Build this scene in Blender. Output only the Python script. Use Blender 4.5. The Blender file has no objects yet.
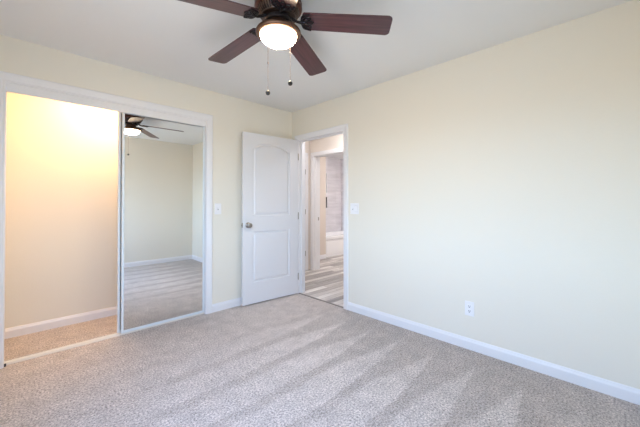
import bpy, bmesh, math, random
from mathutils import Vector, Matrix
random.seed(4)
S = bpy.context.scene
COL = S.collection
PI = math.pi

# ------------------------------------------------------------------ camera
cam_d = bpy.data.cameras.new('camera')
cam = bpy.data.objects.new('camera', cam_d); COL.objects.link(cam)
cam.location = (-2.6506, -3.2247, 1.2074)
cam.rotation_euler = (math.radians(90.532), 0, math.radians(-44.676))
cam_d.sensor_width = 36.0
cam_d.lens = 304.547 * 36.0 / 640.0
cam_d.shift_y = -(213.5 - 199.81) / 640.0
cam_d.clip_start = 0.01
S.camera = cam

# ------------------------------------------------------------------ world: daylight outside the window
W = bpy.data.worlds.new('world'); S.world = W; W.use_nodes = True
wn = W.node_tree; wn.nodes.clear()
w_out = wn.nodes.new('ShaderNodeOutputWorld'); w_bg = wn.nodes.new('ShaderNodeBackground')
w_tc = wn.nodes.new('ShaderNodeTexCoord'); w_sep = wn.nodes.new('ShaderNodeSeparateXYZ')
w_rmp = wn.nodes.new('ShaderNodeValToRGB'); w_map = wn.nodes.new('ShaderNodeMapRange')
w_map.inputs['From Min'].default_value = -1; w_map.inputs['From Max'].default_value = 1
cr = w_rmp.color_ramp
cr.elements[0].position = 0.0; cr.elements[0].color = (0.16, 0.17, 0.17, 1)
cr.elements[1].position = 1.0; cr.elements[1].color = (0.30, 0.48, 0.90, 1)
e = cr.elements.new(0.49); e.color = (0.26, 0.27, 0.27, 1)
e = cr.elements.new(0.52); e.color = (0.52, 0.75, 1.0, 1)
e = cr.elements.new(0.75); e.color = (0.32, 0.56, 1.0, 1)
wn.links.new(w_tc.outputs['Generated'], w_sep.inputs[0]); wn.links.new(w_sep.outputs['Z'], w_map.inputs['Value'])
wn.links.new(w_map.outputs[0], w_rmp.inputs[0]); wn.links.new(w_rmp.outputs[0], w_bg.inputs['Color'])
wn.links.new(w_bg.outputs[0], w_out.inputs[0])
w_bg.inputs['Strength'].default_value = 22.5

# the bedroom window on the left wall (sill 0.75, head 2.1) lets the sky in
WIN_Y0, WIN_Y1, WIN_Z0, WIN_Z1 = -2.95, -1.75, 0.80, 2.05
# an unseen second one behind the camera, added to even out the daylight
FW_X0, FW_X1, FW_Z0, FW_Z1 = -2.90, -2.30, 0.90, 2.05
def portal(name, loc, rot, sx, sy):
    pl = bpy.data.lights.new(name, 'AREA'); pl.shape = 'RECTANGLE'; pl.size = sx; pl.size_y = sy
    pl.cycles.is_portal = True
    po = bpy.data.objects.new(name, pl); COL.objects.link(po); po.location = loc; po.rotation_euler = rot
portal('window_daylight', (-3.19, (WIN_Y0 + WIN_Y1) / 2, (WIN_Z0 + WIN_Z1) / 2), (0, math.radians(-90), 0), WIN_Z1 - WIN_Z0, WIN_Y1 - WIN_Y0)
portal('added_window_daylight', ((FW_X0 + FW_X1) / 2, -3.44, (FW_Z0 + FW_Z1) / 2), (math.radians(90), 0, 0), FW_X1 - FW_X0, FW_Z1 - FW_Z0)

FAN_LAMP = 108.0        # emission strength of the frosted bowl
CLOSET_LAMP = 350.0
HALL_LAMP = 78.0
BATH_LAMP = 165.0
S.view_settings.view_transform = 'Standard'
S.view_settings.look = 'None'
S.view_settings.gamma = 1.0
S.view_settings.use_curve_mapping = False
S.view_settings.exposure = 0.0
S.cycles.max_bounces = 16
S.cycles.diffuse_bounces = 10
S.cycles.glossy_bounces = 6
S.cycles.caustics_reflective = False
S.cycles.caustics_refractive = False
S.cycles.sample_clamp_indirect = 4.0


# ------------------------------------------------------------------ materials
def mat(name, color=(0.8, 0.8, 0.8), rough=0.5, metal=0.0, emit=None, strength=0.0, spec=None, coat=0.0):
    m = bpy.data.materials.new(name); m.use_nodes = True
    b = m.node_tree.nodes['Principled BSDF']
    b.inputs['Base Color'].default_value = (*color, 1)
    b.inputs['Roughness'].default_value = rough
    b.inputs['Metallic'].default_value = metal
    if spec is not None: b.inputs['Specular IOR Level'].default_value = spec
    if coat: b.inputs['Coat Weight'].default_value = coat
    if emit:
        b.inputs['Emission Color'].default_value = (*emit, 1)
        b.inputs['Emission Strength'].default_value = strength
    return m

class NT:
    """tiny node helper on a material"""
    def __init__(s, m): s.t = m.node_tree; s.b = s.t.nodes['Principled BSDF']
    def n(s, kind, **kw):
        x = s.t.nodes.new(kind)
        for k, v in kw.items():
            if k in x.inputs: x.inputs[k].default_value = v
            else: setattr(x, k, v)
        return x
    def l(s, a, b): s.t.links.new(a, b)
    def pos(s): return s.n('ShaderNodeNewGeometry').outputs['Position']
    def math(s, op, a, b=None, clamp=False):
        x = s.n('ShaderNodeMath', operation=op, use_clamp=clamp)
        for i, v in enumerate((a, b)):
            if v is None: continue
            if isinstance(v, (int, float)): x.inputs[i].default_value = v
            else: s.l(v, x.inputs[i])
        return x.outputs[0]
    def bump(s, h, strength, dist):
        x = s.n('ShaderNodeBump'); x.inputs['Strength'].default_value = strength; x.inputs['Distance'].default_value = dist
        s.l(h, x.inputs['Height']); s.l(x.outputs[0], s.b.inputs['Normal'])
    def mix(s, f, a, b):
        x = s.n('ShaderNodeMix', data_type='RGBA')
        if isinstance(f, (int, float)): x.inputs[0].default_value = f
        else: s.l(f, x.inputs[0])
        for i, v in ((6, a), (7, b)):
            if isinstance(v, tuple): x.inputs[i].default_value = (*v, 1)
            else: s.l(v, x.inputs[i])
        return x.outputs[2]

def paint(name, color, rough, scale=90.0, strength=0.12, dist=0.002):
    m = mat(name, color, rough); t = NT(m)
    nz = t.n('ShaderNodeTexNoise'); nz.inputs['Scale'].default_value = scale; nz.inputs['Detail'].default_value = 2
    t.l(t.pos(), nz.inputs['Vector']); t.bump(nz.outputs['Fac'], strength, dist)
    return m

M_wall = paint('cream_wall_paint', (0.79, 0.757, 0.67), 0.6, 70, 0.22)
M_ceil = paint('ceiling_paint', (0.81, 0.82, 0.82), 0.8, 60, 0.3)
M_trim = paint('white_trim_paint', (0.80, 0.80, 0.82), 0.35, 20, 0.02)
M_door = paint('white_door_paint', (0.74, 0.745, 0.77), 0.4, 160, 0.05)
M_hall = paint('hall_wall_paint', (0.73, 0.67, 0.615), 0.6)
M_bath = paint('bathroom_wall_paint', (0.66, 0.59, 0.53), 0.6)
M_white = mat('white_plastic', (0.84, 0.84, 0.86), 0.3)
M_slot = mat('dark_slot', (0.03, 0.03, 0.03), 0.6)
M_nickel = mat('satin_nickel', (0.36, 0.33, 0.30), 0.34, 1.0)
M_alu = mat('white_aluminium_frame', (0.74, 0.79, 0.82), 0.3, 0.0)
M_track = mat('cream_track', (0.78, 0.74, 0.66), 0.4)
M_mirror = mat('mirror_silver', (0.90, 0.91, 0.90), 0.0, 1.0)
M_bronze = mat('oil_rubbed_bronze', (0.115, 0.055, 0.044), 0.40, 1.0)
M_bronze_l = mat('copper_bronze', (0.17, 0.10, 0.07), 0.42, 1.0)
M_rib = mat('bronze_rib', (0.20, 0.145, 0.12), 0.38, 1.0)
M_iron = mat('dark_blade_iron', (0.035, 0.03, 0.032), 0.35, 0.8)
M_chain = mat('pull_chain_metal', (0.38, 0.28, 0.24), 0.4, 0.6)
M_ball = mat('dark_wood_ball', (0.012, 0.010, 0.010), 0.4)
M_tub = mat('tub_enamel', (0.86, 0.86, 0.87), 0.15)
M_strip = mat('transition_strip', (0.20, 0.18, 0.17), 0.4)
M_rubber = mat('dark_rubber', (0.05, 0.05, 0.05), 0.7)
M_darktile = mat('dark_niche_tile', (0.20, 0.19, 0.20), 0.4)

M_bowl = mat('frosted_glass_bowl', (0.9, 0.88, 0.82), 0.4, 0, (1.0, 0.82, 0.58), FAN_LAMP)
_t = NT(M_bowl); _tc = _t.n('ShaderNodeTexCoord'); _sp = _t.n('ShaderNodeSeparateXYZ'); _t.l(_tc.outputs['Generated'], _sp.inputs[0])
_rp = _t.n('ShaderNodeValToRGB'); _rp.color_ramp.elements[0].color = (1.0, 0.79, 0.54, 1); _rp.color_ramp.elements[1].color = (0.035, 0.020, 0.009, 1)
_rp.color_ramp.elements[0].position = 0.35; _rp.color_ramp.elements[1].position = 0.95
_t.l(_sp.outputs['Z'], _rp.inputs[0]); _t.l(_rp.outputs[0], _t.b.inputs['Emission Color'])
M_bowl_closet = mat('closet_lamp_glass', (0.9, 0.85, 0.75), 0.4, 0, (1.0, 0.61, 0.33), CLOSET_LAMP)
M_bowl_hall = mat('hall_lamp_glass', (0.9, 0.88, 0.85), 0.4, 0, (1.0, 0.96, 0.99), HALL_LAMP)
M_bowl_bath = mat('bath_lamp_glass', (0.9, 0.88, 0.85), 0.4, 0, (1.0, 0.97, 0.97), BATH_LAMP)

# window glass: light passes, faint reflection
M_glass = bpy.data.materials.new('window_glass'); M_glass.use_nodes = True
_t = M_glass.node_tree; _t.nodes.clear()
_o = _t.nodes.new('ShaderNodeOutputMaterial'); _m = _t.nodes.new('ShaderNodeMixShader'); _m.inputs[0].default_value = 0.06
_a = _t.nodes.new('ShaderNodeBsdfTransparent'); _g = _t.nodes.new('ShaderNodeBsdfGlossy'); _g.inputs['Roughness'].default_value = 0.02
_t.links.new(_a.outputs[0], _m.inputs[1]); _t.links.new(_g.outputs[0], _m.inputs[2]); _t.links.new(_m.outputs[0], _o.inputs[0])

def make_carpet():
    m = mat('cut_pile_carpet', (0.5, 0.47, 0.44), 0.95, spec=0.1); t = NT(m)
    pos = t.pos()
    sep = t.n('ShaderNodeSeparateXYZ'); t.l(pos, sep.inputs[0])
    wob = t.n('ShaderNodeTexNoise'); wob.inputs['Scale'].default_value = 1.7; wob.inputs['Detail'].default_value = 1.0
    t.l(pos, wob.inputs['Vector'])
    wv = t.math('MULTIPLY', t.math('SUBTRACT', wob.outputs['Fac'], 0.5), 0.07)
    fz = t.n('ShaderNodeTexNoise'); fz.inputs['Scale'].default_value = 45; t.l(pos, fz.inputs['Vector'])
    fv = t.math('MULTIPLY', t.math('SUBTRACT', fz.outputs['Fac'], 0.5), 0.07)
    y = t.math('ADD', t.math('ADD', sep.outputs['Y'], wv), fv)
    # vacuum strokes run along X, 0.30 m apart; light wedges start at x = -0.22 and widen away from the wall
    k = t.math('ADD', t.math('DIVIDE', t.math('ADD', y, 1.37), 0.302), 20.0)
    fr = t.math('FRACT', k)
    wdt = t.math('DIVIDE', t.math('SUBTRACT', -0.20, sep.outputs['X']), 0.95)
    wdt = t.math('MINIMUM', t.math('MAXIMUM', wdt, 0.0), 0.80)
    lo = t.math('MULTIPLY', wdt, 0.40)       # part below the stroke line
    hi = t.math('MULTIPLY', wdt, 0.60)
    # distance from the line in [-0.5, 0.5]
    d = t.math('SUBTRACT', fr, 0.5)
    a = t.math('DIVIDE', t.math('ADD', d, lo), 0.03, True)
    b = t.math('DIVIDE', t.math('SUBTRACT', hi, d), 0.12, True)
    lightm = t.math('MULTIPLY', t.math('MULTIPLY', a, 1.0, True), t.math('MULTIPLY', b, 1.0, True))
    # broad patches where the strokes fade out
    fade = t.n('ShaderNodeTexNoise'); fade.inputs['Scale'].default_value = 1.1; fade.inputs['Detail'].default_value = 2
    t.l(pos, fade.inputs['Vector'])
    fd = t.n('ShaderNodeMapRange'); fd.inputs['From Min'].default_value = -2.6; fd.inputs['From Max'].default_value = -0.9
    fd.inputs['To Min'].default_value = 0.25; fd.inputs['To Max'].default_value = 1.0
    t.l(sep.outputs['X'], fd.inputs['Value'])
    fy = t.n('ShaderNodeMapRange'); fy.inputs['From Min'].default_value = -0.55; fy.inputs['From Max'].default_value = -1.1
    fy.inputs['To Min'].default_value = 0.0; fy.inputs['To Max'].default_value = 1.0
    t.l(sep.outputs['Y'], fy.inputs['Value'])
    fm = t.n('ShaderNodeMapRange'); fm.inputs['From Min'].default_value = 0.35; fm.inputs['From Max'].default_value = 0.62; fm.inputs['To Min'].default_value = 0.8; fm.inputs['To Max'].default_value = 1.15
    t.l(fade.outputs['Fac'], fm.inputs['Value'])
    fac = t.math('MULTIPLY', t.math('MULTIPLY', t.math('SUBTRACT', lightm, 0.5), fd.outputs[0]), fy.outputs[0])
    fy2 = t.n('ShaderNodeMapRange'); fy2.inputs['From Min'].default_value = -3.15; fy2.inputs['From Max'].default_value = -2.75; fy2.inputs['To Min'].default_value = 0.2
    t.l(sep.outputs['Y'], fy2.inputs['Value']); fac = t.math('MULTIPLY', fac, fy2.outputs[0])
    fac = t.math('ADD', t.math('MULTIPLY', fac, fm.outputs[0]), 0.5)
    base = t.mix(fac, CARPET_DARK, CARPET_LIGHT)
    # yarn speckle
    sp = t.n('ShaderNodeTexNoise'); sp.inputs['Scale'].default_value = 85; sp.inputs['Detail'].default_value = 4; sp.inputs['Roughness'].default_value = 0.85
    t.l(pos, sp.inputs['Vector'])
    sr = t.n('ShaderNodeMapRange'); sr.inputs['From Min'].default_value = 0.3; sr.inputs['From Max'].default_value = 0.7
    sr.inputs['To Min'].default_value = 0.08; sr.inputs['To Max'].default_value = 1.95
    t.l(sp.outputs['Fac'], sr.inputs['Value'])
    pt = t.n('ShaderNodeMapRange'); pt.inputs['From Min'].default_value = 0.3; pt.inputs['From Max'].default_value = 0.7
    pt.inputs['To Min'].default_value = 0.88; pt.inputs['To Max'].default_value = 1.10
    pn = t.n('ShaderNodeTexNoise'); pn.inputs['Scale'].default_value = 9; pn.inputs['Detail'].default_value = 3
    t.l(pos, pn.inputs['Vector']); t.l(pn.outputs['Fac'], pt.inputs['Value'])
    mul = t.n('ShaderNodeVectorMath', operation='SCALE'); t.l(base, mul.inputs[0])
    t.l(t.math('MULTIPLY', sr.outputs[0], pt.outputs[0]), mul.inputs['Scale'])
    t.l(mul.outputs[0], t.b.inputs['Base Color'])
    t.b.inputs['Sheen Weight'].default_value = 0.15
    t.bump(sp.outputs['Fac'], 0.7, 0.008)
    return m
CARPET_DARK = (0.435, 0.385, 0.355); CARPET_LIGHT = (0.56, 0.505, 0.475)
M_carpet = make_carpet()

def make_plank():
    m = mat('grey_vinyl_plank', (0.4, 0.36, 0.33), 0.6, spec=0.25); t = NT(m)
    pos = t.pos()
    br = t.n('ShaderNodeTexBrick'); br.offset = 0.37; br.offset_frequency = 2; br.squash = 1
    br.inputs['Scale'].default_value = 1.0; br.inputs['Brick Width'].default_value = 0.8; br.inputs['Row Height'].default_value = 0.10
    br.inputs['Mortar Size'].default_value = 0.0018; br.inputs['Bias'].default_value = 0.0
    br.inputs['Color1'].default_value = (0, 0, 0, 1); br.inputs['Color2'].default_value = (1, 1, 1, 1); br.inputs['Mortar'].default_value = (0.1, 0.1, 0.1, 1)
    t.l(pos, br.inputs['Vector'])
    rp = t.n('ShaderNodeValToRGB'); c = rp.color_ramp; c.interpolation = 'LINEAR'
    c.elements[0].position = 0; c.elements[0].color = (0.23, 0.215, 0.21, 1)
    c.elements[1].position = 1; c.elements[1].color = (0.74, 0.72, 0.70, 1)
    e = c.elements.new(0.35); e.color = (0.38, 0.36, 0.35, 1)
    e = c.elements.new(0.65); e.color = (0.54, 0.51, 0.49, 1)
    mp = t.n('ShaderNodeMapping'); mp.inputs['Scale'].default_value = (1.6, 22, 1); t.l(pos, mp.inputs[0])
    g = t.n('ShaderNodeTexNoise'); g.inputs['Scale'].default_value = 1.0; g.inputs['Detail'].default_value = 5; g.inputs['Roughness'].default_value = 0.65
    t.l(mp.outputs[0], g.inputs['Vector'])
    sepc = t.n('ShaderNodeSeparateColor'); t.l(br.outputs['Color'], sepc.inputs[0])
    v = t.math('ADD', t.math('MULTIPLY', sepc.outputs[0], 0.75), t.math('MULTIPLY', t.math('SUBTRACT', g.outputs['Fac'], 0.36), 1.1), True)
    t.l(v, rp.inputs[0])
    col = t.mix(br.outputs['Fac'], rp.outputs[0], (0.12, 0.10, 0.09))
    t.l(col, t.b.inputs['Base Color'])
    return m
M_plank = make_plank()

def make_tile(axis):
    m = mat('grey_shower_tile_' + axis, (0.5, 0.5, 0.5), 0.25); t = NT(m)
    sep = t.n('ShaderNodeSeparateXYZ'); t.l(t.pos(), sep.inputs[0])
    cmb = t.n('ShaderNodeCombineXYZ'); t.l(sep.outputs['X' if axis == 'x' else 'Y'], cmb.inputs[0]); t.l(sep.outputs['Z'], cmb.inputs[1])
    br = t.n('ShaderNodeTexBrick'); br.offset = 0.5
    br.inputs['Scale'].default_value = 1; br.inputs['Brick Width'].default_value = 0.6; br.inputs['Row Height'].default_value = 0.30
    br.inputs['Mortar Size'].default_value = 0.003
    br.inputs['Color1'].default_value = (0.68, 0.66, 0.69, 1); br.inputs['Color2'].default_value = (0.76, 0.74, 0.77, 1); br.inputs['Mortar'].default_value = (0.66, 0.64, 0.66, 1)
    t.l(cmb.outputs[0], br.inputs['Vector'])
    mp = t.n('ShaderNodeMapping'); mp.inputs['Scale'].default_value = (2, 13, 1); t.l(cmb.outputs[0], mp.inputs[0])
    g = t.n('ShaderNodeTexNoise'); g.inputs['Scale'].default_value = 1; g.inputs['Detail'].default_value = 5; t.l(mp.outputs[0], g.inputs['Vector'])
    mr = t.n('ShaderNodeMapRange'); mr.inputs['From Min'].default_value = 0.3; mr.inputs['From Max'].default_value = 0.7; mr.inputs['To Min'].default_value = 0.86; mr.inputs['To Max'].default_value = 1.08
    t.l(g.outputs['Fac'], mr.inputs['Value'])
    sc = t.n('ShaderNodeVectorMath', operation='SCALE'); t.l(br.outputs['Color'], sc.inputs[0]); t.l(mr.outputs[0], sc.inputs['Scale'])
    t.l(sc.outputs[0], t.b.inputs['Base Color'])
    return m
M_tile_x = make_tile('x'); M_tile_y = make_tile('y')

def make_wood():
    m = mat('mahogany_blade', (0.14, 0.05, 0.05), 0.35, coat=0.25); t = NT(m)
    tc = t.n('ShaderNodeTexCoord'); mp = t.n('ShaderNodeMapping'); mp.inputs['Scale'].default_value = (3, 55, 8); t.l(tc.outputs['Object'], mp.inputs[0])
    g = t.n('ShaderNodeTexNoise'); g.inputs['Scale'].default_value = 1; g.inputs['Detail'].default_value = 4; t.l(mp.outputs[0], g.inputs['Vector'])
    rp = t.n('ShaderNodeValToRGB'); rp.color_ramp.elements[0].position = 0.3; rp.color_ramp.elements[1].position = 0.72
    rp.color_ramp.elements[0].color = (0.040, 0.014, 0.017, 1); rp.color_ramp.elements[1].color = (0.105, 0.036, 0.042, 1)
    t.l(g.outputs['Fac'], rp.inputs[0]); t.l(rp.outputs[0], t.b.inputs['Base Color'])
    return m
M_wood = make_wood()

# ------------------------------------------------------------------ mesh helpers
def mesh_obj(name, bm, m, parent=None, smooth=False, loc=None):
    bmesh.ops.recalc_face_normals(bm, faces=bm.faces[:])
    me = bpy.data.meshes.new(name); bm.to_mesh(me); bm.free()
    if smooth:
        for p_ in me.polygons: p_.use_smooth = True
        try: me.set_sharp_from_angle(angle=math.radians(38))
        except Exception: pass
    me.materials.append(m)
    o = bpy.data.objects.new(name, me); COL.objects.link(o)
    if parent: o.parent = parent
    if loc: o.location = loc
    return o

def bx(bm, x0, x1, y0, y1, z0, z1, bevel=0.0, seg=2):
    vs = [bm.verts.new((x, y, z)) for x in (x0, x1) for y in (y0, y1) for z in (z0, z1)]
    F = [(0, 1, 3, 2), (4, 6, 7, 5), (0, 4, 5, 1), (2, 3, 7, 6), (0, 2, 6, 4), (1, 5, 7, 3)]
    fs = [bm.faces.new([vs[i] for i in f]) for f in F]
    if bevel > 0:
        es = list({e_ for f in fs for e_ in f.edges})
        bmesh.ops.bevel(bm, geom=es, offset=bevel, segments=seg, affect='EDGES', profile=0.5)

def lathe(bm, prof, seg=48, mtx=None, cap=False):
    """prof: list of (r, z); revolve about Z"""
    rings = []
    for r, z in prof:
        if r < 1e-6:
            v = bm.verts.new((0, 0, z)); rings.append([v])
        else:
            rings.append([bm.verts.new((r * math.cos(2 * PI * i / seg), r * math.sin(2 * PI * i / seg), z)) for i in range(seg)])
    for a, b in zip(rings, rings[1:]):
        for i in range(seg):
            j = (i + 1) % seg
            if len(a) == 1 and len(b) == 1: continue
            if len(a) == 1: bm.faces.new((a[0], b[i], b[j]))
            elif len(b) == 1: bm.faces.new((a[i], b[0], a[j]))
            else: bm.faces.new((a[i], b[i], b[j], a[j]))
    if mtx is not None:
        bmesh.ops.transform(bm, matrix=mtx, verts=[v for r in rings for v in r])
    return rings

def tube(bm, pts, r, seg=8):
    pts = [Vector(p_) for p_ in pts]; rings = []
    for i, p_ in enumerate(pts):
        d = (pts[min(i + 1, len(pts) - 1)] - pts[max(i - 1, 0)]).normalized()
        up = Vector((0, 0, 1)) if abs(d.z) < 0.95 else Vector((1, 0, 0))
        a = d.cross(up).normalized(); b = d.cross(a).normalized()
        rr = r[i] if isinstance(r, (list, tuple)) else r
        rings.append([bm.verts.new(p_ + a * rr * math.cos(2 * PI * k / seg) + b * rr * math.sin(2 * PI * k / seg)) for k in range(seg)])
    for a, b in zip(rings, rings[1:]):
        for k in range(seg):
            bm.faces.new((a[k], a[(k + 1) % seg], b[(k + 1) % seg], b[k]))
    bm.faces.new(rings[0]); bm.faces.new(rings[-1])

def struct(o, label=None):
    o['kind'] = 'structure'
    if label: o['label'] = label
    return o

def thing(name, label, cat, loc=(0, 0, 0), rotz=0.0, group=None):
    o = bpy.data.objects.new(name, None); COL.objects.link(o); o.empty_display_size = 0.1
    o.location = loc; o.rotation_euler = (0, 0, rotz)
    o['label'] = label; o['category'] = cat
    if group: o['group'] = group
    return o

def wall(name, axis, t0, t1, u0, u1, z0, z1, m, holes=()):
    """slab with rectangular holes; axis 'x': plane of constant x, u runs along y; axis 'y': the other way"""
    us = sorted({u0, u1, *[h[0] for h in holes], *[h[1] for h in holes]})
    zs = sorted({z0, z1, *[h[2] for h in holes], *[h[3] for h in holes]})
    def solid(i, j):
        if i < 0 or j < 0 or i >= len(us) - 1 or j >= len(zs) - 1: return False
        uc = (us[i] + us[i + 1]) / 2; zc = (zs[j] + zs[j + 1]) / 2
        return not any(h[0] < uc < h[1] and h[2] < zc < h[3] for h in holes)
    bm = bmesh.new(); cache = {}
    def V(t, u, z):
        k = (t, round(u, 5), round(z, 5))
        if k not in cache: cache[k] = bm.verts.new((t, u, z) if axis == 'x' else (u, t, z))
        return cache[k]
    for i in range(len(us) - 1):
        for j in range(len(zs) - 1):
            if not solid(i, j): continue
            a, b, c, d = us[i], us[i + 1], zs[j], zs[j + 1]
            for t in (t0, t1): bm.faces.new((V(t, a, c), V(t, b, c), V(t, b, d), V(t, a, d)))
            if not solid(i - 1, j): bm.faces.new((V(t0, a, c), V(t1, a, c), V(t1, a, d), V(t0, a, d)))
            if not solid(i + 1, j): bm.faces.new((V(t0, b, c), V(t1, b, c), V(t1, b, d), V(t0, b, d)))
            if not solid(i, j - 1): bm.faces.new((V(t0, a, c), V(t1, a, c), V(t1, b, c), V(t0, b, c)))
            if not solid(i, j + 1): bm.faces.new((V(t0, a, d), V(t1, a, d), V(t1, b, d), V(t0, b, d)))
    return struct(mesh_obj(name, bm, m))

def box_struct(name, x0, x1, y0, y1, z0, z1, m, bevel=0.0, parent=None):
    bm = bmesh.new(); bx(bm, x0, x1, y0, y1, z0, z1, bevel)
    o = mesh_obj(name, bm, m, parent)
    if parent is None: struct(o)
    return o

def mapper(axis, t, sign):
    """(u, v, d) -> xyz; d is how far it stands out of the plane at t"""
    if axis == 'x': return lambda u, v, d: (t + sign * d, u, v)
    return lambda u, v, d: (u, t + sign * d, v)

CASING = [(0.0, 0.0), (0.0, 0.009), (0.004, 0.011), (0.014, 0.010), (0.020, 0.013), (0.046, 0.017), (0.060, 0.018), (0.066, 0.016), (0.070, 0.010), (0.070, 0.0)]
def casing(name, axis, t, sign, u0, u1, v1, width=0.065, v0=0.0, four=False, m=None, depth=1.0):
    f = mapper(axis, t, sign); bm = bmesh.new(); k = width / 0.070; rows = []
    for w, d in CASING:
        w *= k; d *= depth
        if four: pts = [(u0 - w, v0 - w), (u0 - w, v1 + w), (u1 + w, v1 + w), (u1 + w, v0 - w)]
        else: pts = [(u0 - w, v0), (u0 - w, v1 + w), (u1 + w, v1 + w), (u1 + w, v0)]
        rows.append([bm.verts.new(f(u, v, d)) for u, v in pts])
    n = 4 if four else 3
    for a, b in zip(rows, rows[1:]):
        for i in range(n): bm.faces.new((a[i], a[(i + 1) % 4], b[(i + 1) % 4], b[i]))
    if not four:
        bm.faces.new([r[0] for r in rows]); bm.faces.new([r[3] for r in rows])
    return struct(mesh_obj(name, bm, m or M_trim))

BASE = [(0.0, 0.0), (0.013, 0.0), (0.013, 0.062), (0.011, 0.070), (0.008, 0.076), (0.006, 0.084), (0.003, 0.089), (0.0, 0.089)]
def baseboard(name, axis, t, sign, u0, u1):
    f = mapper(axis, t, sign); bm = bmesh.new()
    a = [bm.verts.new(f(u0, v, d)) for d, v in BASE]; b = [bm.verts.new(f(u1, v, d)) for d, v in BASE]
    n = len(BASE)
    for i in range(n): bm.faces.new((a[i], a[(i + 1) % n], b[(i + 1) % n], b[i]))
    bm.faces.new(a); bm.faces.new(b)
    return struct(mesh_obj(name, bm, M_trim))

# ------------------------------------------------------------------ room shell
H = 2.44
XL, YF = -3.05, -3.30                       # left wall, wall behind the camera
WT = 0.11
DY0, DY1, DH = -0.930, -0.140, 2.035        # bedroom doorway in the right wall
CX0, CX1, CH = -2.725, -1.205, 2.10         # closet opening in the back wall
box_struct('floor', XL - WT, 0.004, YF - WT, 0.67, -0.12, 0.0, M_carpet)
box_struct('ceiling', XL - WT, WT, YF - WT, 0.78, H, H + 0.12, M_ceil)
wall('wall_back', 'y', 0.0, WT, XL - WT, 0.0, 0.0, H, M_wall, [(CX0 - 0.001, CX1 + 0.001, -0.001, CH)])
wall('wall_right', 'x', 0.0, WT, YF - WT, 0.82, 0.0, H, M_wall, [(DY0 - 0.018, DY1 + 0.018, -0.001, DH + 0.018)])
wall('wall_left', 'x', XL - WT, XL, YF - WT, 0.0, 0.0, H, M_wall, [(WIN_Y0, WIN_Y1, WIN_Z0, WIN_Z1)])
wall('wall_front', 'y', YF - WT, YF, XL, 0.0, 0.0, H, M_wall, [(FW_X0, FW_X1, FW_Z0, FW_Z1)])
# closet shell
wall('wall_closet_back', 'y', 0.67, 0.78, -3.0, -0.9, 0.0, H, M_wall)
wall('wall_closet_left', 'x', -2.96, -2.86, WT, 0.67, 0.0, H, M_wall)
wall('wall_closet_right', 'x', -1.06, -0.96, WT, 0.67, 0.0, H, M_wall)

baseboard('baseboard_right', 'x', 0.0, -1, YF, DY0 - 0.070)
baseboard('baseboard_back', 'y', 0.0, -1, CX1 + 0.070, 0.0)
baseboard('baseboard_back_left', 'y', 0.0, -1, XL, CX0 - 0.070)
baseboard('baseboard_front', 'y', YF, 1, XL, 0.0)
baseboard('baseboard_left', 'x', XL, 1, YF, 0.0)
baseboard('baseboard_closet', 'y', 0.67, -1, -2.86, -1.06)
baseboard('baseboard_closet_left', 'x', -2.86, 1, WT, 0.67)
baseboard('baseboard_closet_right', 'x', -1.06, -1, WT, 0.67)

# closet trim: casing, jamb lining, fascia hiding the top track, bottom track
casing('trim_1', 'y', 0.0, -1, CX0, CX1, CH, 0.070)
bm = bmesh.new()
bx(bm, CX0 - 0.0005, CX0 + 0.003, 0.0, WT, 0, CH); bx(bm, CX1 - 0.004, CX1 + 0.0005, 0.0, WT, 0, CH)
bx(bm, CX0 + 0.003, CX1 - 0.004, 0.0, WT, CH - 0.006, CH + 0.0005)
struct(mesh_obj('trim_2', bm, M_trim))
bm = bmesh.new()
bx(bm, CX0 + 0.003, CX1 - 0.004, -0.002, 0.010, 2.030, CH - 0.006, 0.002)
bx(bm, CX0 + 0.003, CX1 - 0.004, 0.010, 0.085, 2.062, 2.070)
struct(mesh_obj('trim_3', bm, M_trim))
bm = bmesh.new()
bx(bm, CX0 + 0.003, CX1 - 0.004, 0.024, 0.084, 0.0005, 0.006, 0.001)
for yy in (0.026, 0.046, 0.080): bx(bm, CX0 + 0.003, CX1 - 0.004, yy, yy + 0.004, 0.006, 0.013, 0.001)
struct(mesh_obj('trim_4', bm, M_track))
bm = bmesh.new(); bx(bm, CX0 + 0.004, CX0 + 0.016, 0.000, 0.011, 0.0005, 0.022, 0.002)
struct(mesh_obj('trim_5', bm, M_rubber))

# ------------------------------------------------------------------ sliding mirror doors (both pushed to the right)
def mirror_door(name, x0, x1, y0, label):
    r = bpy.data.objects.new(name, None); COL.objects.link(r); r.location = ((x0 + x1) / 2, y0, 0.016); struct(r, label)
    w = (x1 - x0) / 2; z1 = 2.045; d = 0.022; fw = 0.019; cxm = (x0 + x1) / 2
    bm = bmesh.new()
    for sx in (-1, 1): bx(bm, min(sx * w, sx * (w - fw)), max(sx * w, sx * (w - fw)), 0, d, 0, z1, 0.003)
    bx(bm, -w + fw, w - fw, 0, d, 0.0, 0.024, 0.003); bx(bm, -w + fw, w - fw, 0, d, z1 - 0.030, z1, 0.003)
    mesh_obj('door_frame', bm, M_alu, r)
    bm = bmesh.new(); bx(bm, -w + fw - 0.001, w - fw + 0.001, 0.006, 0.011, 0.023, z1 - 0.029)
    mesh_obj('mirror_panel', bm, M_mirror, r)
    return r
mirror_door('door_2', -1.982, -1.211, 0.018, 'front sliding closet door, a mirror in a slim white metal frame')
mirror_door('door_3', -2.005, -1.211, 0.054, 'rear sliding closet door, hidden but for one edge')

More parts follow.
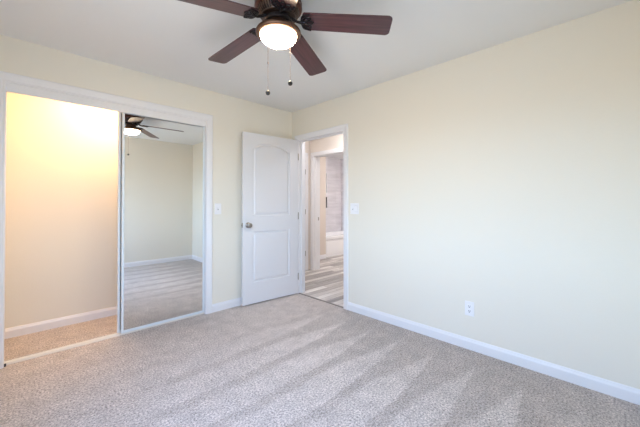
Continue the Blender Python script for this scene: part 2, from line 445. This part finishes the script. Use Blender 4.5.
# ------------------------------------------------------------------ panelled hinged door
def offset_poly(pts, d):
    n = len(pts); out = []
    for i in range(n):
        p0, p1, p2 = Vector(pts[i - 1]), Vector(pts[i]), Vector(pts[(i + 1) % n])
        a = (p1 - p0).normalized(); b = (p2 - p1).normalized()
        na = Vector((-a.y, a.x)); nb = Vector((-b.y, b.x))
        k = (na + nb); k = k / max(k.length_squared / 2, 1e-6) * 1.0
        out.append(tuple(p1 + k * d))
    return out

def panel_leaf_bm(w, h, th, outlines):
    bm = bmesh.new()
    prof = [(0.0, 0.0), (0.002, -0.005), (0.007, -0.012), (0.016, -0.0135), (0.023, -0.012), (0.034, -0.004), (0.040, -0.003)]
    for side in (0, 1):
        yb = 0.0 if side == 0 else th
        sg = 1 if side == 0 else -1       # depth goes into the leaf
        edges = []
        def ring(pts, dep):
            return [bm.verts.new((x, yb - sg * dep, z)) for x, z in pts]
        def loop_edges(vs):
            return [bm.edges.new((vs[i], vs[(i + 1) % len(vs)])) for i in range(len(vs))]
        outer = ring([(0, 0), (w, 0), (w, h), (0, h)], 0); edges += loop_edges(outer)
        for ol in outlines:
            rings = [ring(offset_poly(ol, o_), d_) for o_, d_ in prof]
            edges += loop_edges(rings[0])
            for a, b in zip(rings, rings[1:]):
                n = len(a)
                for i in range(n): bm.faces.new((a[i], a[(i + 1) % n], b[(i + 1) % n], b[i]))
            bm.faces.new(rings[-1])
        bmesh.ops.triangle_fill(bm, use_beauty=True, use_dissolve=False, edges=edges)
        if side == 0: o0 = outer
        else:
            for i in range(4): bm.faces.new((o0[i], o0[(i + 1) % 4], outer[(i + 1) % 4], outer[i]))
    return bm

def arch_outline(x0, x1, z0, zs, rise, n=18):
    pts = [(x0, z0), (x1, z0), (x1, zs)]
    for i in range(1, n):
        t = i / n; x = x1 + (x0 - x1) * t
        s = 1 - abs(2 * t - 1) ** 2.3
        pts.append((x, zs + rise * s))
    pts.append((x0, zs))
    return pts

def knob_set(root, x, z, th):
    for side in (0, 1):
        bm = bmesh.new()
        lathe(bm, [(0, 0), (0.032, 0), (0.033, 0.004), (0.026, 0.010), (0.013, 0.013), (0.0115, 0.030), (0.017, 0.036), (0.0265, 0.044), (0.029, 0.052), (0.026, 0.061), (0.016, 0.067), (0, 0.068)], 32)
        rot = Matrix.Rotation(PI / 2, 4, 'X') if side == 0 else Matrix.Rotation(-PI / 2, 4, 'X')
        bmesh.ops.transform(bm, matrix=Matrix.Translation((x, 0 if side == 0 else th, z)) @ rot, verts=bm.verts[:])
        mesh_obj('door_knob', bm, M_nickel, root, True)

LW, LH, LT = 0.785, 2.020, 0.035
hinge = Vector((-0.020, -0.150, 0.014)); free = Vector((-0.805, -0.090, 0.014))
ang = math.atan2(free.y - hinge.y, free.x - hinge.x)          # leaf runs from hinge towards free
# leaf local: x from the free edge (0) to the hinge (LW); front face (y = 0) towards the room
door = bpy.data.objects.new('door_1', None); COL.objects.link(door)
door.location = free; door.rotation_euler = (0, 0, ang + PI)
struct(door, 'white two panel bedroom door with an arched top panel, standing open')
outl = [[(0.125, 0.245), (0.655, 0.245), (0.655, 0.850), (0.125, 0.850)], arch_outline(0.125, 0.655, 1.035, 1.845, 0.075)]
mesh_obj('door_leaf', panel_leaf_bm(LW, LH, LT, outl), M_door, door)
knob_set(door, 0.062, 0.930, LT)
bm = bmesh.new(); bx(bm, -0.0015, 0.001, 0.005, 0.030, 0.902, 0.958, 0.0006); mesh_obj('latch_plate', bm, M_nickel, door)
bm = bmesh.new(); bx(bm, -0.010, -0.0005, 0.011, 0.024, 0.921, 0.939, 0.002); mesh_obj('latch_bolt', bm, M_nickel, door)
def hinge_mesh(parent, x, y, z, m=M_nickel, sx=1):
    bm = bmesh.new(); lathe(bm, [(0, -0.046), (0.0035, -0.045), (0.0055, -0.042), (0.0055, 0.042), (0.0035, 0.045), (0, 0.046)], 12, Matrix.Translation((x, y, z)))
    bx(bm, x, x + 0.001 * sx, y, y + 0.03, z - 0.042, z + 0.042)
    return mesh_obj('hinge', bm, m, parent, True)
for z in (0.22, 1.02, 1.80): hinge_mesh(door, LW + 0.006, -0.001, z)

# bedroom doorway: jamb lining, stops, casings both sides
def doorway(names, ax_t0, ax_t1, y0, y1, h, cas_w, m=M_trim, sides=(True, True)):
    bm = bmesh.new(); a, b = ax_t0 - 0.001, ax_t1 + 0.001
    bx(bm, a, b, y0 - 0.018, y0, 0, h + 0.018); bx(bm, a, b, y1, y1 + 0.018, 0, h + 0.018); bx(bm, a, b, y0, y1, h, h + 0.018)
    struct(mesh_obj(names[0], bm, m))
    bm = bmesh.new(); c0, c1 = ax_t0 + 0.045, ax_t0 + 0.078
    bx(bm, c0, c1, y0, y0 + 0.011, 0, h, 0.002); bx(bm, c0, c1, y1 - 0.011, y1, 0, h, 0.002); bx(bm, c0, c1, y0 + 0.011, y1 - 0.011, h - 0.011, h, 0.002)
    struct(mesh_obj(names[1], bm, m))
    if sides[0]: casing(names[2], 'x', ax_t0, -1, y0 - 0.005, y1 + 0.005, h + 0.005, cas_w)
    if sides[1]: casing(names[3], 'x', ax_t1, 1, y0 - 0.005, y1 + 0.005, h + 0.005, cas_w)
doorway(('trim_6', 'trim_7', 'trim_8', 'trim_9'), 0.0, WT, DY0, DY1, DH, 0.065)
box_struct('trim_10', 0.000, 0.022, DY0, DY1, -0.004, 0.006, M_strip, 0.002)

# ------------------------------------------------------------------ hallway and bathroom beyond the door
HX, HY = 1.10, 0.82; HT = 0.155
BY0, BY1 = -0.05, 0.73
box_struct('floor_hallway', 0.004, 3.65, -2.4, 2.3, -0.12, -0.003, M_plank)
box_struct('ceiling_hallway', WT, HX + HT, -2.4, HY + 0.1, H, H + 0.12, M_ceil)
box_struct('ceiling_bathroom', HX + HT, 3.65, -1.0, 2.35, 2.38, H + 0.12, M_ceil)
wall('wall_hallway_far', 'x', HX, HX + HT, -2.5, 1.5, -0.003, H, M_hall, [(BY0 - 0.018, BY1 + 0.018, -0.01, DH + 0.018)])
wall('wall_hallway_end', 'y', HY, HY + 0.1, WT, HX, -0.003, H, M_hall)
wall('wall_hallway_near', 'y', -2.5, -2.4, WT, HX + HT, -0.003, H, M_hall)
doorway(('trim_11', 'trim_12', 'trim_13', 'trim_14'), HX, HX + HT, BY0, BY1, DH, 0.065)
bm = bmesh.new(); bx(bm, HX + 0.112, HX + 0.138, BY1 - 0.0015, BY1 + 0.001, 0.885, 0.945, 0.0005)
struct(mesh_obj('trim_15', bm, M_nickel))
# closed door at the end of the hallway
EX0, EX1 = 0.16, 0.975
casing('trim_16', 'y', HY, -1, EX0, EX1, DH, 0.062)
e_door = bpy.data.objects.new('door_4', None); COL.objects.link(e_door); e_door.location = (EX0 + 0.003, HY - 0.006, 0.006)
struct(e_door, 'closed white door at the end of the hallway')
ol2 = [[(0.12, 0.245), (0.68, 0.245), (0.68, 0.85), (0.12, 0.85)], arch_outline(0.12, 0.68, 1.035, 1.845, 0.075)]
mesh_obj('door_leaf', panel_leaf_bm(EX1 - EX0 - 0.006, 2.02, 0.005, []), M_door, e_door)
for z in (0.30, 1.04, 1.75): hinge_mesh(e_door, EX1 - EX0 - 0.004, -0.006, z, M_nickel, -1)
baseboard('baseboard_hallway', 'x', HX, -1, -2.4, BY0 - 0.072)
baseboard('baseboard_hallway_near', 'x', WT, 1, -2.4, DY0 - 0.072)
# bathroom shell
TY, TXL, TXR = 1.46, 2.10, 3.50
wall('wall_bathroom_stub', 'y', 1.40, 1.50, HX + HT, TXL, -0.003, H, M_bath)
wall('wall_bathroom_tub_left', 'x', TXL - 0.1, TXL, 1.50, 2.2, -0.003, H, M_tile_y)
NI = [(2.62, 2.966, 1.454, 1.968), (2.62, 2.966, 1.07, 1.352)]
wall('wall_bathroom_back', 'y', 2.20, 2.29, TXL - 0.1, TXR + 0.1, -0.003, H, M_tile_x, NI)
wall('wall_bathroom_tub_right', 'x', TXR, TXR + 0.1, 1.40, 2.2, -0.003, H, M_tile_y)
wall('wall_bathroom_right', 'x', TXR, TXR + 0.1, -1.0, 1.40, -0.003, H, M_bath)
wall('wall_bathroom_near', 'y', -1.1, -1.0, HX + HT, TXR + 0.1, -0.003, H, M_bath)
baseboard('baseboard_bathroom', 'y', 1.40, -1, HX + HT, TXL)
box_struct('trim_17', 2.60, 2.99, 2.285, 2.30, 1.42, 2.0, M_white)
box_struct('trim_18', 2.60, 2.99, 2.285, 2.30, 1.05, 1.38, M_darktile)
# niche linings: white above, dark below
for nm, (a, b, c, d), mm in (('trim_19', NI[0], M_white), ('trim_20', NI[1], M_darktile)):
    bm = bmesh.new(); e_ = 0.010
    bx(bm, a - 0.001, a + e_, 2.194, 2.288, c, d); bx(bm, b - e_, b + 0.001, 2.194, 2.288, c, d)
    bx(bm, a + e_, b - e_, 2.194, 2.288, c, c + e_); bx(bm, a + e_, b - e_, 2.194, 2.288, d - e_, d)
    struct(mesh_obj(nm, bm, mm))

# bathtub
def rrect(x0, x1, y0, y1, r, n=6):
    pts = []
    for cx_, cy_, a0 in ((x1 - r, y1 - r, 0), (x0 + r, y1 - r, PI / 2), (x0 + r, y0 + r, PI), (x1 - r, y0 + r, 3 * PI / 2)):
        for i in range(n + 1):
            a = a0 + PI / 2 * i / n; pts.append((cx_ + r * math.cos(a), cy_ + r * math.sin(a)))
    return pts
tub = thing('bathtub', 'white alcove bathtub in the grey tiled shower, seen through two doorways', 'bathtub', ((TXL + TXR) / 2, (TY + 2.2) / 2, -0.003))
hw, hd = (TXR - TXL) / 2 - 0.004, (2.2 - TY) / 2 - 0.004
bm = bmesh.new()
L = [(0, 0.02, 0, 0.004), (0, 0.02, 0.375, 0.004), (0, 0, 0.385, 0.006), (0, 0, 0.445, 0.010), (0.006, 0.008, 0.455, 0.014), (0.06, 0.06, 0.455, 0.09), (0.075, 0.075, 0.445, 0.10), (0.11, 0.10, 0.30, 0.12), (0.16, 0.14, 0.12, 0.14), (0.24, 0.20, 0.08, 0.12)]
rings = []
for ix, iy, z, r in L:
    fr = iy if z < 0.38 and iy == 0.02 else None
    y0 = -hd + (0.02 if fr else iy); pts = rrect(-hw + ix, hw - ix, y0, hd - (0 if fr else iy), max(r, 0.003))
    rings.append([bm.verts.new((x, y, z)) for x, y in pts])
for a, b in zip(rings, rings[1:]):
    n = len(a)
    for i in range(n): bm.faces.new((a[i], a[(i + 1) % n], b[(i + 1) % n], b[i]))
bm.faces.new(rings[-1]); bm.faces.new(rings[0])
mesh_obj('tub_basin', bm, M_tub, tub, True)
bm = bmesh.new(); bx(bm, -hw + 0.10, hw - 0.10, -hd + 0.012, -hd + 0.021, 0.05, 0.33, 0.004); mesh_obj('apron_panel', bm, M_tub, tub)
bm = bmesh.new(); lathe(bm, [(0, 0.003), (0.025, 0.003), (0.03, 0.0), (0.028, -0.002)], 24, Matrix.Translation((-hw + 0.35, 0, 0.083))); mesh_obj('drain', bm, M_nickel, tub, True)

# ------------------------------------------------------------------ ceiling lights of closet, hallway, bathroom
def flush_light(name, label, loc, r, glass):
    t = thing(name, label, 'ceiling light', loc)
    bm = bmesh.new(); lathe(bm, [(0, 0), (r, 0), (r, -0.018), (r * 0.95, -0.026), (r * 0.9, -0.026)], 40); mesh_obj('lamp_base', bm, M_white, t, True)
    bm = bmesh.new(); lathe(bm, [(r * 0.92, -0.024), (r * 0.90, -0.040), (r * 0.78, -0.062), (r * 0.5, -0.078), (0, -0.084)], 40); mesh_obj('glass_diffuser', bm, glass, t, True)
    return t
flush_light('closet_light', 'round white ceiling light inside the closet', (-1.98, 0.22, H), 0.095, M_bowl_closet)
flush_light('hallway_light', 'round white ceiling light in the hallway', (0.60, -0.35, H), 0.15, M_bowl_hall)
flush_light('bathroom_light', 'round white ceiling light in the bathroom', (3.0, 0.35, 2.38), 0.16, M_bowl_bath)

# ------------------------------------------------------------------ windows out of frame: left wall, and the added one behind the camera
def window(name, loc, rotz, ww, wh):
    """local x points into the room, y along the wall"""
    win = bpy.data.objects.new(name, None); COL.objects.link(win); win.location = loc; win.rotation_euler = (0, 0, rotz); struct(win)
    ww /= 2; bm = bmesh.new(); fr = 0.045
    bx(bm, -0.03, 0.03, -ww, -ww + fr, 0, wh, 0.003); bx(bm, -0.03, 0.03, ww - fr, ww, 0, wh, 0.003)
    bx(bm, -0.03, 0.03, -ww + fr, ww - fr, 0, fr, 0.003); bx(bm, -0.03, 0.03, -ww + fr, ww - fr, wh - fr, wh, 0.003)
    bx(bm, -0.025, 0.025, -0.025, 0.025, fr, wh - fr, 0.003)
    mesh_obj('window_frame', bm, M_trim, win)
    bm = bmesh.new(); bx(bm, -0.003, 0.003, -ww + fr - 0.003, ww - fr + 0.003, fr - 0.003, wh - fr + 0.003); mesh_obj('window_pane', bm, M_glass, win)
    bm = bmesh.new(); bx(bm, 0.03, 0.085, -ww - 0.03, ww + 0.03, -0.022, 0.0, 0.004); mesh_obj('window_sill', bm, M_trim, win)
window('window_1', (XL - 0.07, (WIN_Y0 + WIN_Y1) / 2, WIN_Z0), 0, WIN_Y1 - WIN_Y0, WIN_Z1 - WIN_Z0)
window('window_2_added', ((FW_X0 + FW_X1) / 2, YF - 0.07, FW_Z0), PI / 2, FW_X1 - FW_X0, FW_Z1 - FW_Z0)

# ------------------------------------------------------------------ wall plates
def on_wall(o, axis):
    """local frame: x across, y out of the wall, z up"""
    o.rotation_euler = (0, 0, PI / 2 if axis == 'x' else PI)
def plate(w, h):
    bm = bmesh.new(); bx(bm, -w / 2, w / 2, 0, 0.006, -h / 2, h / 2, 0.003, 2); return bm
def screw(parent, x, z, y=0.006):
    bm = bmesh.new(); lathe(bm, [(0, 0.0012), (0.0022, 0.0010), (0.003, 0.0)], 14); bmesh.ops.transform(bm, matrix=Matrix.Translation((x, y, z)) @ Matrix.Rotation(-PI / 2, 4, 'X'), verts=bm.verts[:])
    mesh_obj('screw', bm, M_white, parent, True)
def toggle(parent, x):
    bm = bmesh.new(); bx(bm, x - 0.0055, x + 0.0055, 0.0055, 0.0068, -0.0125, 0.0125, 0.0005); mesh_obj('toggle_slot', bm, M_slotgrey, parent)
    bm = bmesh.new(); bx(bm, x - 0.004, x + 0.004, -0.002, 0.016, -0.005, 0.005, 0.0015)
    bmesh.ops.rotate(bm, verts=bm.verts[:], cent=(x, 0, 0), matrix=Matrix.Rotation(math.radians(28), 3, 'X')); mesh_obj('toggle', bm, M_white, parent)
M_slotgrey = mat('grey_slot', (0.35, 0.35, 0.36), 0.5)

sw = thing('light_switch', 'single white toggle switch plate between the closet and the open door', 'light switch', (-1.068, 0.0, 1.138)); on_wall(sw, 'y')
mesh_obj('switch_plate', plate(0.078, 0.122), M_white, sw); toggle(sw, 0)
for z in (-0.030, 0.030): screw(sw, 0, z)
sw = thing('light_switch', 'double white switch plate on the right wall beside the doorway', 'light switch', (0.0, -1.092, 1.140)); on_wall(sw, 'x')
mesh_obj('switch_plate', plate(0.118, 0.120), M_white, sw); toggle(sw, 0.023)
bm = bmesh.new(); bx(bm, -0.023 - 0.0175, -0.023 + 0.0175, 0.005, 0.0065, -0.0345, 0.0345, 0.0006); mesh_obj('rocker_surround', bm, M_slotgrey, sw)
bm = bmesh.new()
vs = [bm.verts.new(v) for v in ((-0.039, 0.0055, -0.033), (-0.007, 0.0055, -0.033), (-0.007, 0.0055, 0.033), (-0.039, 0.0055, 0.033), (-0.039, 0.0115, -0.033), (-0.007, 0.0115, -0.033), (-0.007, 0.007, 0.033), (-0.039, 0.007, 0.033))]
for f in ((0, 1, 2, 3), (4, 5, 6, 7), (0, 1, 5, 4), (1, 2, 6, 5), (2, 3, 7, 6), (3, 0, 4, 7)): bm.faces.new([vs[i] for i in f])
mesh_obj('rocker', bm, M_white, sw)
for x, z in ((0.023, 0.030), (0.023, -0.030), (-0.023, 0.048), (-0.023, -0.048)): screw(sw, x, z)

ot = thing('wall_outlet', 'white duplex power outlet low on the right wall', 'outlet', (0.0, -2.300, 0.334)); on_wall(ot, 'x')
mesh_obj('outlet_plate', plate(0.074, 0.118), M_white, ot); screw(ot, 0, 0)
for zc in (0.0195, -0.0195):
    bm = bmesh.new(); bx(bm, -0.0165, 0.0165, 0.0055, 0.0085, zc - 0.0145, zc + 0.0145, 0.0028, 3); rc = mesh_obj('receptacle', bm, M_white, ot)
    bm = bmesh.new()
    bx(bm, -0.0075, -0.0045, 0.0080, 0.0088, zc - 0.004, zc + 0.008); bx(bm, 0.0045, 0.0075, 0.0080, 0.0088, zc - 0.003, zc + 0.007)
    lathe(bm, [(0, 0.0006), (0.0034, 0.0006), (0.0034, 0)], 12, Matrix.Translation((0, 0.0082, zc - 0.0085)) @ Matrix.Rotation(-PI / 2, 4, 'X'))
    mesh_obj('socket_slots', bm, M_slot, rc)

# ------------------------------------------------------------------ ceiling fan
FX, FY = -1.5172, -1.7138
fan = thing('ceiling_fan', 'five blade mahogany and bronze ceiling fan with a lit frosted glass bowl', 'ceiling fan', (FX, FY, H))
def zz(prof): return [(r, z - H) for r, z in prof]
bm = bmesh.new()
lathe(bm, zz([(0, 2.4395), (0.142, 2.4395), (0.145, 2.432), (0.141, 2.424), (0.145, 2.417), (0.146, 2.404), (0.143, 2.396), (0.138, 2.391), (0.130, 2.387), (0.0, 2.387)]), 64)
mesh_obj('motor_housing', bm, M_bronze, fan, True)
bm = bmesh.new()                                   # vented taper: a dark core and slanting ribs
lathe(bm, zz([(0.110, 2.385), (0.090, 2.352), (0.085, 2.344), (0, 2.344)]), 48)
mesh_obj('vent_core', bm, M_iron, fan, True)
bm = bmesh.new()
NR = 44
for i in range(NR):
    a = 2 * PI * i / NR
    def P(r, z, da=0.0): return (r * math.cos(a + da), r * math.sin(a + da), z - H)
    w_ = 0.030
    q = [P(0.131, 2.388, -w_), P(0.131, 2.388, w_), P(0.123, 2.366, w_), P(0.106, 2.350, w_), P(0.106, 2.350, -w_), P(0.123, 2.366, -w_)]
    q2 = [(x * 0.95, y * 0.95, z) for x, y, z in q]
    A = [bm.verts.new(v) for v in q]; B = [bm.verts.new(v) for v in q2]
    bm.faces.new((A[0], A[1], A[2], A[5])); bm.faces.new((A[5], A[2], A[3], A[4]))
    bm.faces.new((B[0], B[1], B[2], B[5])); bm.faces.new((B[5], B[2], B[3], B[4]))
    for j in range(6): bm.faces.new((A[j], A[(j + 1) % 6], B[(j + 1) % 6], B[j]))
lathe(bm, zz([(0.098, 2.353), (0.108, 2.352), (0.108, 2.345), (0.092, 2.341), (0, 2.341)]), 48)
mesh_obj('vent_ring', bm, M_rib, fan, False)
bm = bmesh.new(); lathe(bm, zz([(0, 2.342), (0.078, 2.342), (0.084, 2.337), (0.084, 2.322), (0.078, 2.316), (0, 2.316)]), 40); mesh_obj('flywheel', bm, M_iron, fan, True)
bm = bmesh.new(); lathe(bm, zz([(0, 2.318), (0.062, 2.318), (0.066, 2.310), (0.066, 2.290), (0.072, 2.276), (0, 2.274)]), 40); mesh_obj('switch_housing', bm, M_bronze_l, fan, True)
bm = bmesh.new(); lathe(bm, zz([(0, 2.277), (0.065, 2.277), (0.118, 2.271), (0.133, 2.265), (0.138, 2.257), (0.138, 2.248), (0.134, 2.241), (0.126, 2.237), (0.115, 2.238), (0.112, 2.242), (0.10, 2.248)]), 64); mesh_obj('light_rim', bm, M_bronze_l, fan, True)
bm = bmesh.new()
pr = [(0.112, 2.245), (0.113, 2.239)]
for i in range(1, 13):
    a = PI / 2 * i / 12; pr.append((0.113 * math.cos(a), 2.239 - 0.064 * math.sin(a)))
lathe(bm, zz(pr), 64); mesh_obj('glass_bowl', bm, M_bowl, fan, True)

BZ = 2.335 - H
PITCH = math.radians(-9); DROOP = math.radians(4.8)
def blade_bm():
    bm = bmesh.new(); n = 28; top = []; r0, r1 = 0.165, 0.689
    outline = []
    def half(s):
        # half width along s in [0,1]
        return 0.070 + 0.008 * s
    for i in range(n + 1):
        s = i / n; outline.append((r0 + (r1 - 0.02 - r0) * s, half(s)))
    # rounded tip corners
    w_t = half(1); cr_ = 0.028
    tip = [(r1 - cr_ + cr_ * math.sin(a), w_t - cr_ + cr_ * math.cos(a)) for a in [PI / 2 * k / 6 for k in range(7)]]
    up = [(x, w_) for x, w_ in outline if x < r1 - cr_ - 0.001] + tip
    # root rounded
    root = [(r0 - 0.018 + 0.018 * (1 - math.cos(a)), half(0) * math.sin(a)) for a in [PI / 2 * k / 5 for k in range(5)]]
    up = root + up
    pts = up + [(x, -y) for x, y in reversed(up) if abs(y) > 1e-6]
    A = [bm.verts.new((x, y, -0.003)) for x, y in pts]; B = [bm.verts.new((x, y, 0.003)) for x, y in pts]
    bm.faces.new(A); bm.faces.new(B)
    m_ = len(pts)
    for i in range(m_): bm.faces.new((A[i], A[(i + 1) % m_], B[(i + 1) % m_], B[i]))
    return bm
def iron_bm():
    bm = bmesh.new()
    zb = -0.007; k = -0.030
    # cast arm from the flywheel, widening into a scrolled leaf under the blade root
    tube(bm, [(0.070, 0, 0.014), (0.095, 0, 0.008), (0.115, 0, -0.004), (0.138, 0, zb - 0.003), (0.175, 0, zb)], [0.011, 0.009, 0.008, 0.009, 0.007], 10)
    def loop(c, rx, ry, rot, r=0.0048):
        pts = []
        for i in range(19):
            a = 2 * PI * i / 18; x, y = rx * math.cos(a), ry * math.sin(a)
            pts.append((k + c[0] + x * math.cos(rot) - y * math.sin(rot), c[1] + x * math.sin(rot) + y * math.cos(rot), zb))
        tube(bm, pts, r, 6)
    loop((0.215, 0), 0.030, 0.014, 0); loop((0.208, 0.024), 0.028, 0.013, 0.55); loop((0.208, -0.024), 0.028, 0.013, -0.55)
    loop((0.190, 0.040), 0.018, 0.010, 1.0); loop((0.190, -0.040), 0.018, 0.010, -1.0)
    # outer rim hugging the blade's rounded root
    pts = [(k + 0.232 - 0.060 * math.cos(a), 0.064 * math.sin(a), zb) for a in [math.radians(-88 + 176 * i / 16) for i in range(17)]]
    tube(bm, pts, 0.0055, 8)
    for sx, sy in ((0.178, 0.0), (0.212, 0.035), (0.212, -0.035)):
        lathe(bm, [(0, -0.006), (0.005, -0.005), (0.006, 0), (0, 0)], 12, Matrix.Translation((sx + k, sy, zb - 0.003)))
    return bm
A0 = math.radians(-47.68)
proto = None
for i in range(5):
    if proto is None:
        b = mesh_obj('blade', blade_bm(), M_wood, fan)
        ir = mesh_obj('blade_iron', iron_bm(), M_iron, b, True); proto = (b, ir)
    else:
        b = proto[0].copy(); COL.objects.link(b); b.parent = fan
        ir = proto[1].copy(); COL.objects.link(ir); ir.parent = b
    b.matrix_local = Matrix.Translation((0, 0, BZ)) @ Matrix.Rotation(A0 + i * 2 * PI / 5, 4, 'Z') @ Matrix.Rotation(DROOP, 4, 'Y') @ Matrix.Rotation(PITCH, 4, 'X')

# pull chains hang from the camera side of the light kit
def view_pt(px, py, fwd):
    c = Vector(cam.location); y_ = math.radians(44.676)
    f_ = Vector((math.sin(y_), math.cos(y_), 0)); r_ = Vector((math.cos(y_), -math.sin(y_), 0))
    return c + f_ * fwd + r_ * ((px - 320) / 304.5 * fwd) + Vector((0, 0, (202.6 - py) / 304.5 * fwd))
CHAINS = [((-1.612, -1.738), 1.855), ((-1.523, -1.836), 1.908)]
for (x, y), zb in CHAINS:
    lx, ly = x - FX, y - FY; L_ = 2.262 - zb
    ch = None
    bm = bmesh.new()
    # a short metal spout reaches from under the fitter plate to the rim's edge
    rr = math.hypot(lx, ly); k = 0.06 / rr
    ztop = 2.268 - H
    tube(bm, [(lx * k, ly * k, 2.281 - H), (lx * 0.9, ly * 0.9, 2.281 - H), (lx, ly, 2.262 - H)], 0.0028, 6)
    z = 2.262 - H
    tube(bm, [(lx, ly, z), (lx, ly, zb - H)], 0.0009, 5)
    while z > zb - H:
        bmesh.ops.create_icosphere(bm, subdivisions=1, radius=0.0019, matrix=Matrix.Translation((lx, ly, z))); z -= 0.0048
    cpz = (2.03 if zb < 1.88 else 2.12) - H
    if zb < 1.88: lathe(bm, [(0, 0.008), (0.0035, 0.006), (0.0035, -0.006), (0, -0.008)], 10, Matrix.Translation((lx, ly, cpz)))
    ch = mesh_obj('pull_chain', bm, M_chain, fan, True)
    bm = bmesh.new(); lathe(bm, [(0, 0.016), (0.004, 0.015), (0.007, 0.011), (0.0125, 0.004), (0.0135, -0.003), (0.010, -0.011), (0.004, -0.014), (0, -0.0145)], 20, Matrix.Translation((lx, ly, zb - H)))
    mesh_obj('chain_ball', bm, M_ball, ch, True)
